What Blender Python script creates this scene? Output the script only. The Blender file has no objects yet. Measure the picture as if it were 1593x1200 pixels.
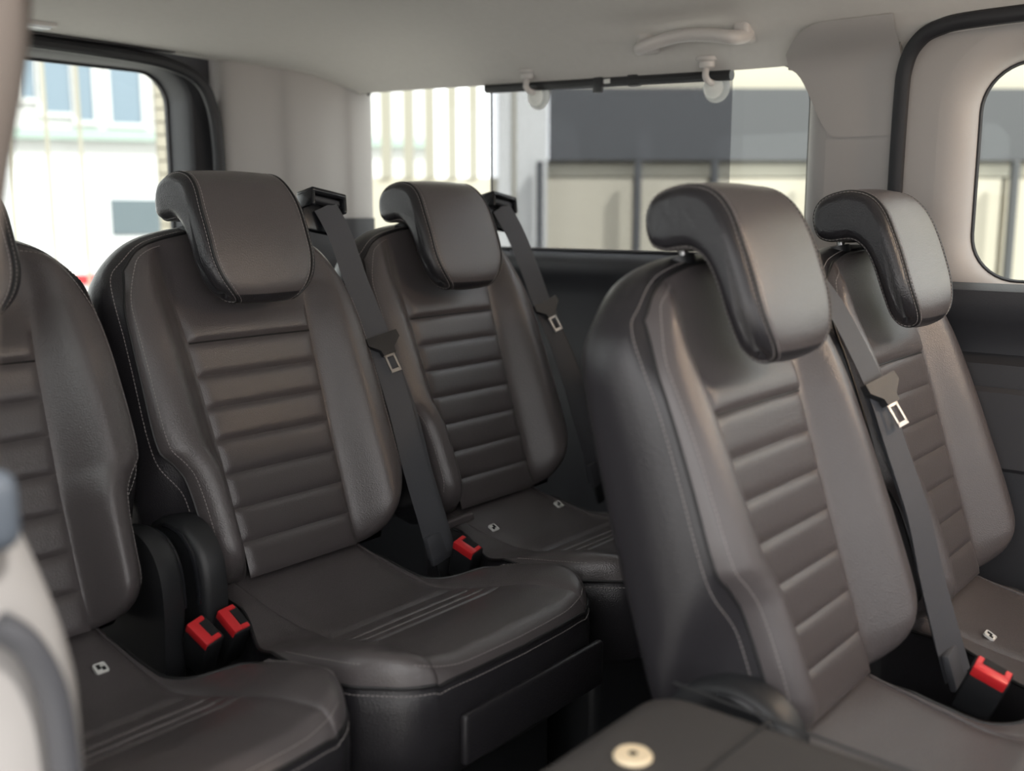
import bpy, bmesh, math, random
from mathutils import Vector, Matrix
random.seed(4)
R = math.radians
ZO = 1.02                        # eye height above the van floor
scene = bpy.context.scene
C = scene.collection

# ------------------------------------------------------------------ camera
cd = bpy.data.cameras.new('camera')
cam = bpy.data.objects.new('camera', cd); C.objects.link(cam)
cam.location = (0, 0, ZO)
cam.rotation_euler = (R(90 - 9.5735), 0, R(-50.5165))
cd.sensor_fit = 'HORIZONTAL'; cd.sensor_width = 36.0
cd.lens = 36.0 * 1612.5 / 1593.0
cd.clip_start = 0.02; cd.clip_end = 200
cd.dof.use_dof = True; cd.dof.focus_distance = 1.75; cd.dof.aperture_fstop = 2.4
scene.camera = cam

# ------------------------------------------------------------------ world
w = bpy.data.worlds.new('world'); scene.world = w; w.use_nodes = True
bg = w.node_tree.nodes['Background']
bg.inputs[0].default_value = (1.0, 0.985, 0.98, 1); bg.inputs[1].default_value = 1.0

sd = bpy.data.lights.new('sun', 'SUN'); sd.energy = 2.4; sd.angle = R(1.5); sd.color = (1, .96, .90)
sun = bpy.data.objects.new('sun', sd); C.objects.link(sun); sun.location = (0, -6, 8)
sun.rotation_euler = Vector((.0, .64, -.77)).to_track_quat('-Z', 'Y').to_euler()

vs = scene.view_settings
vs.view_transform = 'Standard'; vs.look = 'None'; vs.gamma = 1.0
vs.use_curve_mapping = False
vs.exposure = 1.6

# ------------------------------------------------------------------ materials
MATS = {}
def mat(name, col, rough=0.5, metal=0.0, bump=0.0, bscale=300.0, var=0.0, vscale=8.0, spec=0.5, coat=0.0, sheen=0.0):
    if name in MATS: return MATS[name]
    m = bpy.data.materials.new(name); m.use_nodes = True
    nt = m.node_tree; b = nt.nodes['Principled BSDF']
    b.inputs['Base Color'].default_value = (*col, 1)
    b.inputs['Roughness'].default_value = rough
    b.inputs['Metallic'].default_value = metal
    b.inputs['Specular IOR Level'].default_value = spec
    b.inputs['Coat Weight'].default_value = coat
    b.inputs['Sheen Weight'].default_value = sheen
    tc = nt.nodes.new('ShaderNodeTexCoord')
    if var > 0:
        n = nt.nodes.new('ShaderNodeTexNoise'); n.inputs['Scale'].default_value = vscale
        n.inputs['Detail'].default_value = 4
        nt.links.new(tc.outputs['Object'], n.inputs['Vector'])
        mx = nt.nodes.new('ShaderNodeMix'); mx.data_type = 'RGBA'
        mx.inputs['A'].default_value = (*[c * (1 - var) for c in col], 1)
        mx.inputs['B'].default_value = (*[min(1, c * (1 + var)) for c in col], 1)
        nt.links.new(n.outputs['Fac'], mx.inputs['Factor'])
        nt.links.new(mx.outputs['Result'], b.inputs['Base Color'])
    if bump > 0:
        n2 = nt.nodes.new('ShaderNodeTexVoronoi'); n2.inputs['Scale'].default_value = bscale
        nt.links.new(tc.outputs['Object'], n2.inputs['Vector'])
        bp = nt.nodes.new('ShaderNodeBump'); bp.inputs['Strength'].default_value = bump
        bp.inputs['Distance'].default_value = 0.001
        nt.links.new(n2.outputs['Distance'], bp.inputs['Height'])
        nt.links.new(bp.outputs['Normal'], b.inputs['Normal'])
    MATS[name] = m
    return m
def glass_mat(name, tint, gl=0.012):
    m = bpy.data.materials.new(name); m.use_nodes = True
    nt = m.node_tree; nt.nodes.clear()
    o = nt.nodes.new('ShaderNodeOutputMaterial'); mx = nt.nodes.new('ShaderNodeMixShader')
    t = nt.nodes.new('ShaderNodeBsdfTransparent'); t.inputs[0].default_value = (*tint, 1)
    g = nt.nodes.new('ShaderNodeBsdfGlossy'); g.inputs['Roughness'].default_value = 0.02
    mx.inputs[0].default_value = gl
    nt.links.new(t.outputs[0], mx.inputs[1]); nt.links.new(g.outputs[0], mx.inputs[2])
    nt.links.new(mx.outputs[0], o.inputs[0]); MATS[name] = m
    return m
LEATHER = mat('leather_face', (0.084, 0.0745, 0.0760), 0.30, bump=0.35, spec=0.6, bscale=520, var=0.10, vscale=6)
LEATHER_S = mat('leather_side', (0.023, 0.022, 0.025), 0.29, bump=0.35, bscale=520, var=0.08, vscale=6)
STITCH = mat('stitch_thread', (0.28, 0.255, 0.25), 0.8)
PIPING = mat('piping', (0.012, 0.012, 0.013), 0.5)
PLASTIC = mat('black_plastic', (0.016, 0.017, 0.019), 0.45, bump=0.15, bscale=700)
PLASTIC_G = mat('glossy_black_plastic', (0.014, 0.015, 0.018), 0.25)
CHARCOAL = mat('charcoal_trim', (0.030, 0.031, 0.036), 0.55, bump=0.2, bscale=500)
WEB = mat('belt_webbing', (0.060, 0.062, 0.071), 0.6, bump=0.4, bscale=900)
METAL = mat('bright_steel', (0.48, 0.48, 0.48), 0.28, metal=1.0)
RED = mat('buckle_red', (0.62, 0.022, 0.028), 0.4)
HEADL = mat('headliner_cloth', (0.56, 0.54, 0.515), 0.9, bump=0.25, bscale=900, var=0.04, vscale=60)
TRIM = mat('light_grey_trim', (0.325, 0.308, 0.298), 0.55, bump=0.1, bscale=600)
HANDLE = mat('light_grey_handle', (0.50, 0.475, 0.46), 0.4)
RUBBER = mat('rubber_seal', (0.010, 0.010, 0.013), 0.55)
CARPET = mat('van_carpet', (0.018, 0.018, 0.020), 0.95, bump=0.5, bscale=400)
BACKCLOTH = mat('seat_back_cloth', (0.045, 0.042, 0.041), 0.7, bump=0.3, bscale=600)
CREAM = mat('cream_cap', (0.80, 0.66, 0.45), 0.5)
TAG = mat('silver_tag', (0.62, 0.62, 0.60), 0.35, var=0.1)
DARKHOLE = mat('dark_recess', (0.006, 0.006, 0.007), 0.8)
GLASS = glass_mat('clear_glass', (0.93, 0.96, 0.95))
SCREEN = glass_mat('shade_screen', (0.66, 0.66, 0.68), 0.0)
CUP = mat('suction_cup_plastic', (0.85, 0.85, 0.82), 0.3)
_b = CUP.node_tree.nodes['Principled BSDF']; _b.inputs['Subsurface Weight'].default_value = 0.0
_t = CUP.node_tree.nodes.new('ShaderNodeBsdfTranslucent'); _t.inputs[0].default_value = (.9, .9, .87, 1)
_m = CUP.node_tree.nodes.new('ShaderNodeMixShader'); _m.inputs[0].default_value = .75
CUP.node_tree.links.new(_b.outputs[0], _m.inputs[1]); CUP.node_tree.links.new(_t.outputs[0], _m.inputs[2])
CUP.node_tree.links.new(_m.outputs[0], CUP.node_tree.nodes['Material Output'].inputs[0])

# ------------------------------------------------------------------ helpers
def obj(name, verts, faces, m, parent=None, smooth=True, sharp=35, z=0.0):
    me = bpy.data.meshes.new(name)
    me.from_pydata([(v[0], v[1], v[2] + z) for v in verts], [], faces)
    me.update()
    me.materials.append(m)
    if smooth:
        me.shade_smooth(); me.set_sharp_from_angle(angle=R(sharp))
    o = bpy.data.objects.new(name, me); C.objects.link(o)
    if parent: o.parent = parent
    return o
def tag(o, label, cat, group=None):
    o['label'] = label; o['category'] = cat
    if group: o['group'] = group
    return o
def struct(o, label, cat='setting'):
    o['kind'] = 'structure'; o['label'] = label; o['category'] = cat
    return o
def empty(name, loc):
    o = bpy.data.objects.new(name, None); C.objects.link(o); o.location = loc
    o.empty_display_size = 0.05
    return o
def lerp(a, b, t): return a + (b - a) * t
def sstep(t):
    t = max(0.0, min(1.0, t)); return t * t * (3 - 2 * t)
def interp(xs, ys, x):
    if x <= xs[0]: return ys[0]
    for i in range(1, len(xs)):
        if x <= xs[i]:
            return lerp(ys[i-1], ys[i], (x - xs[i-1]) / (xs[i] - xs[i-1]))
    return ys[-1]
def sinterp(xs, ys, x):                       # smooth (Catmull-Rom / Hermite) interpolation
    n = len(xs)
    if x <= xs[0]: return ys[0]
    if x >= xs[-1]: return ys[-1]
    i = 1
    while x > xs[i]: i += 1
    def sl(k):
        if k == 0: return (ys[1]-ys[0])/(xs[1]-xs[0])
        if k == n-1: return (ys[-1]-ys[-2])/(xs[-1]-xs[-2])
        a = (ys[k]-ys[k-1])/(xs[k]-xs[k-1]); b = (ys[k+1]-ys[k])/(xs[k+1]-xs[k])
        return 0.0 if a*b <= 0 else 2*a*b/(a+b)
    h = xs[i]-xs[i-1]; t = (x-xs[i-1])/h
    m0, m1 = sl(i-1)*h, sl(i)*h
    return (2*t**3-3*t*t+1)*ys[i-1] + (t**3-2*t*t+t)*m0 + (-2*t**3+3*t*t)*ys[i] + (t**3-t*t)*m1
def grid(fn, nu, nv):
    vs_, fs = [], []
    for j in range(nv + 1):
        for i in range(nu + 1): vs_.append(fn(i / nu, j / nv))
    for j in range(nv):
        for i in range(nu):
            a = j * (nu + 1) + i
            fs.append((a, a + 1, a + nu + 2, a + nu + 1))
    return vs_, fs
def loft(rings, closed=True, cap0=False, cap1=False):
    n = len(rings[0]); vs_ = [p for r in rings for p in r]; fs = []
    for k in range(len(rings) - 1):
        for i in range(n if closed else n - 1):
            j = (i + 1) % n
            fs.append((k*n+i, k*n+j, (k+1)*n+j, (k+1)*n+i))
    if cap0: fs.append(tuple(range(n))[::-1])
    if cap1: fs.append(tuple((len(rings)-1)*n + i for i in range(n)))
    return vs_, fs
def merge(parts):
    vs_, fs = [], []
    for v, f in parts:
        o = len(vs_); vs_ += list(v); fs += [tuple(i + o for i in q) for q in f]
    return vs_, fs
def boxm(x0, x1, y0, y1, z0, z1, bev=0.0, seg=2):
    bm = bmesh.new(); bmesh.ops.create_cube(bm, size=1)
    for v in bm.verts:
        v.co = Vector((lerp(x0, x1, v.co.x + .5), lerp(y0, y1, v.co.y + .5), lerp(z0, z1, v.co.z + .5)))
    if bev > 0:
        bmesh.ops.bevel(bm, geom=bm.edges[:] , offset=bev, segments=seg, affect='EDGES', profile=0.5)
    bm.verts.index_update()
    r = ([tuple(v.co) for v in bm.verts], [tuple(v.index for v in f.verts) for f in bm.faces])
    bm.free(); return r
def xform(g, M): return [tuple(M @ Vector(v)) for v in g[0]], g[1]
def tube(pts, r, n=8, closed=False, caps=True, flat=1.0):
    pts = [Vector(p) for p in pts]; rings = []
    N = len(pts); prev = None
    for i, p in enumerate(pts):
        a = pts[(i-1) % N] if (closed or i > 0) else p
        b = pts[(i+1) % N] if (closed or i < N-1) else p
        t = (b - a).normalized()
        if prev is None:
            up = Vector((0, 0, 1)) if abs(t.z) < .9 else Vector((1, 0, 0))
            nn = t.cross(up).normalized()
        else:
            nn = (prev - t * prev.dot(t)).normalized()
        prev = nn; bb = t.cross(nn)
        rr = r(i / max(1, N-1)) if callable(r) else r
        rings.append([tuple(p + nn*math.cos(2*math.pi*k/n)*rr + bb*math.sin(2*math.pi*k/n)*rr*flat) for k in range(n)])
    if closed:
        rings.append(rings[0])
        return loft(rings)
    return loft(rings, cap0=caps, cap1=caps)
def catmull(pts, per=8, closed=False):
    pts = [Vector(p) for p in pts]; out = []; n = len(pts)
    for i in range(n if closed else n - 1):
        p0 = pts[(i-1) % n] if closed or i > 0 else pts[0]
        p1, p2 = pts[i], pts[(i+1) % n]
        p3 = pts[(i+2) % n] if closed or i < n-2 else pts[-1]
        for k in range(per):
            t = k / per
            out.append(0.5*((2*p1)+(p2-p0)*t+(2*p0-5*p1+4*p2-p3)*t*t+(3*p1-p0-3*p2+p3)*t**3))
    if not closed: out.append(pts[-1])
    return out
def resample(pts, step):
    pts = [Vector(p) for p in pts]; out = [pts[0].copy()]; acc = 0.0
    for a, b in zip(pts, pts[1:]):
        L = (b - a).length
        if L < 1e-9: continue
        d = step - acc
        while d <= L:
            out.append(a + (b - a) * (d / L)); d += step
        acc = (acc + L) % step if L else acc
    return out
def stitches(lines, step=0.0062, ln=0.0042, r=0.0006):
    parts = []
    for pts in lines:
        rs = resample(pts, step)
        for a, b in zip(rs, rs[1:]):
            t = (b - a)
            if t.length < 1e-6: continue
            t.normalize(); c = (a + b) / 2
            up = Vector((0, 0, 1)) if abs(t.z) < .9 else Vector((0, 1, 0))
            n1 = t.cross(up).normalized(); n2 = t.cross(n1)
            v = []
            for e in (-.5, .5):
                for k in range(4):
                    an = math.pi/2*k
                    v.append(tuple(c + t*e*ln + (n1*math.cos(an) + n2*math.sin(an))*r))
            parts.append((v, [(0,1,5,4),(1,2,6,5),(2,3,7,6),(3,0,4,7),(3,2,1,0),(4,5,6,7)]))
    return merge(parts)
def rrect(a0, a1, b0, b1, rad, n=10):
    """rounded rectangle; rad = (a0b0, a1b0, a1b1, a0b1)"""
    out = []
    cs = [(a0+rad[0], b0+rad[0], rad[0], 180), (a1-rad[1], b0+rad[1], rad[1], 270),
          (a1-rad[2], b1-rad[2], rad[2], 0), (a0+rad[3], b1-rad[3], rad[3], 90)]
    for ca, cb, r_, st in cs:
        for k in range(n + 1):
            an = R(st + 90*k/n)
            out.append((ca + r_*math.cos(an), cb + r_*math.sin(an)))
    return out
def offset_poly(p, d):
    n = len(p); out = []
    for i in range(n):
        a, b = p[i-1], p[(i+1) % n]
        tx, ty = b[0]-a[0], b[1]-a[1]; L = math.hypot(tx, ty) or 1
        out.append((p[i][0] + ty/L*d, p[i][1] - tx/L*d))
    return out
def holed(outer, hole):
    bm = bmesh.new(); es = []
    for loop in (outer, hole):
        vv = [bm.verts.new((p[0], p[1], 0)) for p in loop]
        for i in range(len(vv)): es.append(bm.edges.new((vv[i], vv[(i+1) % len(vv)])))
    bmesh.ops.triangle_fill(bm, use_beauty=True, use_dissolve=False, edges=es)
    bm.verts.index_update()
    r = ([tuple(v.co) for v in bm.verts], [tuple(v.index for v in f.verts) for f in bm.faces]); bm.free()
    return r

# ================================================================== THE VAN SHELL
XF, XN = 2.00, 0.38            # inner faces of the far and the near side wall
XC = (XF + XN) / 2
YR, YF = 2.36, -1.1            # tailgate plane, cut at the front
# floor
struct(obj('floor', *merge([boxm(XN-.35, XF+.1, YF, YR+.1, -.06, -.031), boxm(XN-.35, XF+.1, .80, YR+.1, -.04, 0, .004)]), CARPET, smooth=False), 'dark carpeted van floor under the seats', 'floor')

# headliner (ceiling) with sloping sides
hx = [XN-.02, XN+.02, XN+.07, XN+.16, XN+.33, XC, XF-.33, XF-.16, XF-.07, XF-.02, XF+.015]
hz = [.318, .345, .372, .402, .430, .445, .430, .402, .372, .345, .318]
def head(u, v):
    x = lerp(hx[0], hx[-1], u); y = lerp(YF, YR, v)
    dip = .055 * sstep((y - 1.75) / .6)
    ez = sinterp(hx, hz, x)
    k = max(0, (ez - .318) / .127)
    low = sinterp([-1.0, .5, .9, 1.4, 2.1], [-.012, -.012, -.032, -.022, 0], y) * (1 - sstep(k*1.6))
    return (x, y, ez - dip * k + low + ZO)
hv, hf = grid(head, 64, 60)
n0 = len(hv)
hv += [(x, y, .50 + ZO) for (x, y, z) in hv[:n0]]
hf2 = hf + [tuple(i + n0 for i in q)[::-1] for q in hf]
nu1 = 65
edge = [i for i in range(nu1)] + [j*nu1 + 64 for j in range(1, 61)] + [60*nu1 + i for i in range(63, -1, -1)] + [j*nu1 for j in range(59, 0, -1)]
hf2 += [(edge[i], edge[(i+1) % len(edge)], edge[(i+1) % len(edge)] + n0, edge[i] + n0) for i in range(len(edge))]
ceil = struct(obj('ceiling', hv, hf2, HEADL), 'pale grey cloth headliner of the van', 'ceiling')

def side_panel(y0, y1, z0, z1, hole, fil, depth, x, sgn):
    """flat inner wall with a window opening whose edge rolls outward; sgn +1 = far side"""
    outer = [(y0, z0), (y1, z0), (y1, z1), (y0, z1)]
    big = offset_poly(hole, fil)
    v, f = holed(outer, big)
    parts = [([(x, p[0], p[1] + ZO) for p in v], f)]
    rings = []
    for k in range(9):
        an = math.pi/2*k/8
        pl = offset_poly(hole, fil*(1-math.sin(an)))
        rings.append([(x + sgn*depth*(1-math.cos(an)), p[0], p[1] + ZO) for p in pl])
    parts.append(loft(rings))
    # outer skin
    v2, f2 = holed(outer, hole)
    parts.append(([(x + sgn*depth, p[0], p[1] + ZO) for p in v2], f2))
    for i in range(4):
        a, b = outer[i], outer[(i+1) % 4]
        parts.append(([(x, a[0], a[1]+ZO), (x, b[0], b[1]+ZO), (x+sgn*depth, b[0], b[1]+ZO), (x+sgn*depth, a[0], a[1]+ZO)], [(0,1,2,3)]))
    return merge(parts)
def pane(hole, x, th=.004):
    a = [(x, p[0], p[1]+ZO) for p in offset_poly(hole, .004)]; b = [(x+th, p[1], p[2]) for p in a]
    return loft([a, b], cap0=True, cap1=True)
def window(name, hole, x, label, axis='x'):
    e = struct(empty(name, (0, 0, 0)), label, 'window')
    obj('pane', *pane(hole, x), GLASS, e, smooth=False)
    sealp = [(x-.003, p[0], p[1]+ZO) for p in offset_poly(hole, .001)]
    obj('rubber_edge', *tube(sealp, .005, 6, closed=True), RUBBER, e)
    return e

H1 = [(y, z - (.030*(2.2 - y)/1.3 if z > .15 else 0)) for y, z in rrect(.905, 2.215, -.10, .327, (.075, .10, .03, .085))]
H2 = rrect(-.60, .578, -.128, .262, (.08, .085, .085, .08))
wall_r = struct(obj('wall_right', *side_panel(.715, 2.235, -.16, .40, H1, .055, .055, XF, 1), TRIM), 'light grey trim around the rear quarter window', 'wall')
door_r = struct(obj('door_1', *side_panel(-1.1, .700, -.16, .38, H2, .060, .055, XF, 1), TRIM), 'light grey upper trim of the sliding door', 'door')
window('window_1', H1, XF+.05, 'wide rear quarter window on the far side of the van')
window('window_2', H2, XF+.05, 'sliding door window at the right edge of the picture')
# the seal between pillar and sliding door
gp = [(XF-.004, .708, -.95+ZO), (XF-.004, .708, -.5+ZO), (XF-.004, .708, .0+ZO), (XF-.006, .706, .20+ZO), (XF-.010, .700, .262+ZO), (XF-.018, .680, .300+ZO), (XF-.026, .640, .322+ZO), (XF-.03, .55, .330+ZO), (XF-.03, .2, .330+ZO), (XF-.03, -1.0, .330+ZO)]
struct(obj('trim_1', *tube(catmull(gp, 8), .0145, 10, flat=.7), RUBBER), 'black rubber seal around the sliding door opening', 'seal')
# pillar trim cap rising onto the headliner
def cap(u, v):
    y = lerp(.710, .932, u)
    zt = .350 - .075*max(0, (y - .84)/.115)**2
    zb = .14 + .135*sstep((y - .83)/.10)
    z = lerp(min(zb, zt - .004), zt, v)
    return (XF - .003 - .036*sstep((z - .25)/.10)**1.2 - .022*sstep((z - .29)/.06), y, z + ZO)
struct(obj('trim_2', *grid(cap, 28, 24), TRIM), 'light grey pillar cap curving onto the headliner', 'trim')

# lower dark wall with ledge
def extr_y(prof, y0, y1):
    a = [(p[0], y0, p[1]+ZO) for p in prof]; b = [(p[0], y1, p[1]+ZO) for p in prof]
    return loft([a, b], cap0=True, cap1=True)
lp = [(XF+.08, -.095), (XF+.045, -.092), (XF+.02, -.096), (XF-.012, -.108), (XF-.02, -.120), (XF-.02, -.150), (XF-.005, -.165), (XF+.0, -.20), (XF+.0, -.33), (XF-.025, -.37), (XF-.05, -.40), (XF-.06, -.62), (XF-.08, -1.02), (XF+.08, -1.02)]
struct(obj('wall_lower_right', *extr_y(lp, .70, 2.33), CHARCOAL, sharp=50), 'charcoal lower side trim below the quarter window', 'wall')
struct(obj('ledge_highlight', *tube([(XF+.022, .93, -.0925+ZO), (XF+.022, 2.15, -.0925+ZO)], .004, 6), mat('highlight_metal', (.22, .22, .24), .3, 1.0)), 'thin bright strip standing for the highlight on the quarter window ledge', 'trim')  # bright strip stands in for the highlight along the ledge
lp2 = [(XF+.08, -.135), (XF+.03, -.132), (XF-.02, -.128), (XF-.045, -.140), (XF-.05, -.165), (XF-.03, -.20), (XF-.012, -.23), (XF-.012, -.255), (XF-.045, -.27), (XF-.05, -.30), (XF-.05, -.60), (XF-.07, -1.02), (XF+.08, -1.02)]
d1 = struct(obj('door_2', *extr_y(lp2, -1.1, .695), CHARCOAL, sharp=50), 'charcoal lower panel of the far sliding door', 'door')
pk = rrect(.18, .66, -.46, -.31, (.03,)*4)
a = [(XF-.052, p[0], p[1]+ZO) for p in pk]; b = [(XF-.062, p[0], p[1]+ZO) for p in offset_poly(pk, -.008)]
obj('door_pocket_panel', *loft([a, b], cap0=True, cap1=True), mat('charcoal_insert', (.042, .042, .047), .5), d1)

# corner (D) pillar, far side
dp = [(1.655, 2.365), (1.662, 2.335), (1.69, 2.318), (1.76, 2.300), (1.80, 2.286), (1.83, 2.268), (1.90, 2.245), (1.965, 2.228), (1.995, 2.214), (2.03, 2.206), (2.055, 2.204)]
def pillar(prof, z0, z1, back):
    pts = [tuple(p) for p in catmull([(x, y, 0) for x, y in prof], 5)]
    ring = [(p[0], p[1]) for p in pts] + back
    rings = []
    for k in range(13):
        z = lerp(z0, z1, k/12)
        rings.append([(x, y, z+ZO) for x, y in ring])
    return loft(rings, cap0=True, cap1=True)
struct(obj('wall_corner', *pillar(dp, -.02, .40, [(2.06, 2.40), (1.66, 2.40)]), TRIM), 'pale grey corner pillar between tailgate and quarter window', 'wall')
struct(obj('wall_lower_corner', *pillar([(x-.006, y-.012) for x, y in dp], -1.02, -.02, [(2.06, 2.40), (1.64, 2.40)]), CHARCOAL), 'charcoal lower part of the rear corner pillar', 'wall')

# tailgate
HT = rrect(.66, 1.585, -.22, .352, (.07, .07, .085, .085))
def rear_panel(x0, x1, z0, z1, hole, fil, depth, y):
    outer = [(x0, z0), (x1, z0), (x1, z1), (x0, z1)]
    big = offset_poly(hole, fil)
    v, f = holed(outer, big)
    parts = [([(p[0], y, p[1]+ZO) for p in v], f)]
    rings = []
    for k in range(7):
        an = math.pi/2*k/6
        pl = offset_poly(hole, fil*(1-math.sin(an)))
        rings.append([(p[0], y + depth*(1-math.cos(an)), p[1]+ZO) for p in pl])
    parts.append(loft(rings))
    v2, f2 = holed(outer, hole)
    parts.append(([(p[0], y+depth, p[1]+ZO) for p in v2], f2))
    return merge(parts)
struct(obj('wall_rear', *rear_panel(XN, XF, -1.02, .47, HT, .02, .10, YR+.03), CHARCOAL), 'dark grey tailgate trim around the rear window', 'wall')
e = struct(empty('window_3', (0, 0, 0)), 'rear window in the tailgate', 'window')
hp = [(p[0], YR+.115, p[1]+ZO) for p in offset_poly(HT, .004)]
obj('pane', *loft([hp, [(p[0], p[1]+.004, p[2]) for p in hp]], cap0=True, cap1=True), GLASS, e, smooth=False)
obj('rubber_edge', *tube([(p[0], YR+.112, p[1]+ZO) for p in HT], .006, 6, closed=True), RUBBER, e)
sp = [(1.648, -.9), (1.648, 0), (1.646, .18), (1.632, .27), (1.60, .325), (1.54, .352), (1.44, .366), (1.2, .372), (.9, .372), (.55, .36)]
struct(obj('trim_4', *tube(catmull([(x, YR-.012, z+ZO) for x, z in sp], 8), .016, 10), RUBBER), 'black rubber seal around the tailgate opening', 'seal')
struct(obj('trim_5', *boxm(.5, 1.52, YR-.035, YR-.015, .384+ZO, .390+ZO), RUBBER, smooth=False), 'dark gap line between headliner and tailgate', 'trim')

struct(obj('wall_front_blocker', *boxm(XN-.1, XF+.1, YF-.06, YF, -.06, .80), CHARCOAL, smooth=False), 'unseen dark block for dashboard and front seats, added to cut low front light', 'wall')  # unseen block, added to keep low front light off the seats
# near side: pillar, window and lower wall beside the open door
HN = rrect(.98, 2.1, -.06, .30, (.075, .08, .05, .085))
struct(obj('wall_left', *side_panel(.80, 2.36, -.16, .40, HN, .045, .055, XN-.06, -1), TRIM), 'light grey near side wall with its quarter window', 'wall')
window('window_4', HN, XN-.115, 'near side quarter window behind the open door')
struct(obj('wall_lower_left', *boxm(XN-.14, XN-.06, .80, 2.36, 0, -.12+ZO), CHARCOAL, smooth=False), 'charcoal lower near side wall', 'wall')
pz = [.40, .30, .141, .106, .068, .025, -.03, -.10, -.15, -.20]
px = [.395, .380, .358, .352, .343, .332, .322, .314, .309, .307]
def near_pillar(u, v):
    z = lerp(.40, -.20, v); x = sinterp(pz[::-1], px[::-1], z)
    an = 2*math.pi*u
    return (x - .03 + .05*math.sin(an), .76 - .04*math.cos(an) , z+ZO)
struct(obj('trim_6', *grid(near_pillar, 32, 40), mat('shaded_pillar_trim', (.105, .088, .078), .6)), 'out of focus pale door pillar at the left edge', 'pillar')  # same light grey trim, its colour darkened to stand for shade
qz = [-.195, -.21, -.225, -.272, -.327, -.37, -.422, -.60, -1.0]
qx = [.300, .312, .319, .335, .350, .356, .356, .350, .345]
def low_pillar(u, v):
    z = lerp(-.205, -1.0, v); x = sinterp(qz[::-1], qx[::-1], z)
    an = 2*math.pi*u
    return (x - .032 + .05*math.sin(an), .76 - .04*math.cos(an), z+ZO)
lowp = struct(obj('trim_7', *grid(low_pillar, 32, 50), mat('grey_pillar_trim', (.20, .192, .187), .55)), 'out of focus light grey lower door pillar trim', 'pillar')
obj('pillar_grip', *tube(catmull([(.300, .712, -.285+ZO), (.318, .708, -.305+ZO), (.332, .706, -.345+ZO), (.337, .706, -.40+ZO), (.338, .706, -.47+ZO)], 8), .011, 10), CHARCOAL, lowp)
obj('pillar_cap', *xform(boxm(-.03, .022, -.045, .02, -.035, .022, .014, 4), Matrix.Translation((.295, .735, -.195+ZO))), mat('slate_grey_plastic', (.05, .06, .075), .5), lowp)

# ================================================================== SEATS
TOPX = [0, .06, .10, .14, .176, .200, .216, .232, .25]
TOPS = [.190, .188, .182, .173, .157, .132, .107, .075, .03]
def s_top(x): return sinterp(TOPX, TOPS, abs(x))
BOTX = [0, .13, .16, .185, .205, .225, .24]
BOTS = [-.392, -.392, -.388, -.375, -.355, -.325, -.29]
def s_bot(x): return sinterp(BOTX, BOTS, abs(x))
SB, ST = -.392, .190
WJ_S = [-.40, -.33, -.26, -.215, -.19, -.165, -.13, -.03, .05, .10, .19]
WJ_X = [.190, .190, .193, .199, .212, .231, .234, .232, .229, .226, .204]
WP_S = [-.40, -.33, -.26, -.13, -.03, .05, .10, .19]
WP_X = [.222, .229, .232, .232, .231, .229, .226, .204]
def W(s, side): return sinterp(WJ_S, WJ_X, s) if side < 0 else sinterp(WP_S, WP_X, s)
def wc(s): return interp([-.40, -.34, -.2, 0, .10, .19], [.114, .113, .115, .125, .134, .128], s)
def B(x, s, q): return Vector((x, .322*s - .947*q + .30, -.21 + .947*s + .322*q + ZO))
RIBS = [0, -.056, -.110, -.165, -.221, -.278, -.334]
VK = [(s - SB) / (ST - SB) for s in RIBS]
def sn(v): return lerp(SB, ST, v)
def smap(x, v):
    return sn(v) + (s_top(x) - ST)*max(0, (v - .62)/.38)**1.6 + (s_bot(x) - SB)*max(0, (.25 - v)/.25)**1.6
def back_q_roll(s, x, q, bot=True):
    dt = s_top(x) - s
    if dt < .03:
        t = 1 - max(0, dt) / .03
        q = -.012 + (q + .012) * math.sqrt(max(0, 1 - t*t*.92))
    return q
def centre(u, v):
    """u in -1..1"""
    x = u * wc(sn(v)); s = smap(x, v)
    edge_ = 1 - abs(u)**22
    if v >= VK[0]:
        f = (v - VK[0]) / (1 - VK[0])
        q = -.006 + edge_ * (.011*math.exp(-((f-.10)/.20)**2) * min(1, f/.03) - .004*math.sin(math.pi*min(1, f))) 
    else:
        k = 0
        while k < 6 and v < VK[k+1]: k += 1
        lo = VK[k+1] if k < 6 else 0.0
        f = (v - lo) / (VK[k] - lo)
        q = -.006 + edge_ * .0055 * (1 - abs(2*f-1)**5)
    return x, s, back_q_roll(s, x, q)
def bolster(a, v, side):
    s0 = sn(v); xi, xo = wc(s0), W(s0, side)
    x = lerp(xi, xo, a); s = smap(x, v)
    h = sinterp([-.39, -.30, -.15, 0, .10, .19], [.050, .052, .047, .036, .023, .012], s0)
    qe = sinterp([-.39, -.1, .05, .19], [.014, .014, .008, -.006], s0)
    if a < .58: q = -.006 + (h + .006) * sstep(a/.58)**.85
    else:
        t = (a - .58) / .42
        q = qe + (h - qe) * math.sqrt(max(0, 1 - t*t))
    db = s - s_bot(x)
    if db < .055:
        t = 1 - db/.055
        q = -.03 + (q + .03) * math.sqrt(max(0, 1 - t*t*.97))
    return x * side, s, back_q_roll(s, x, q)

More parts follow.
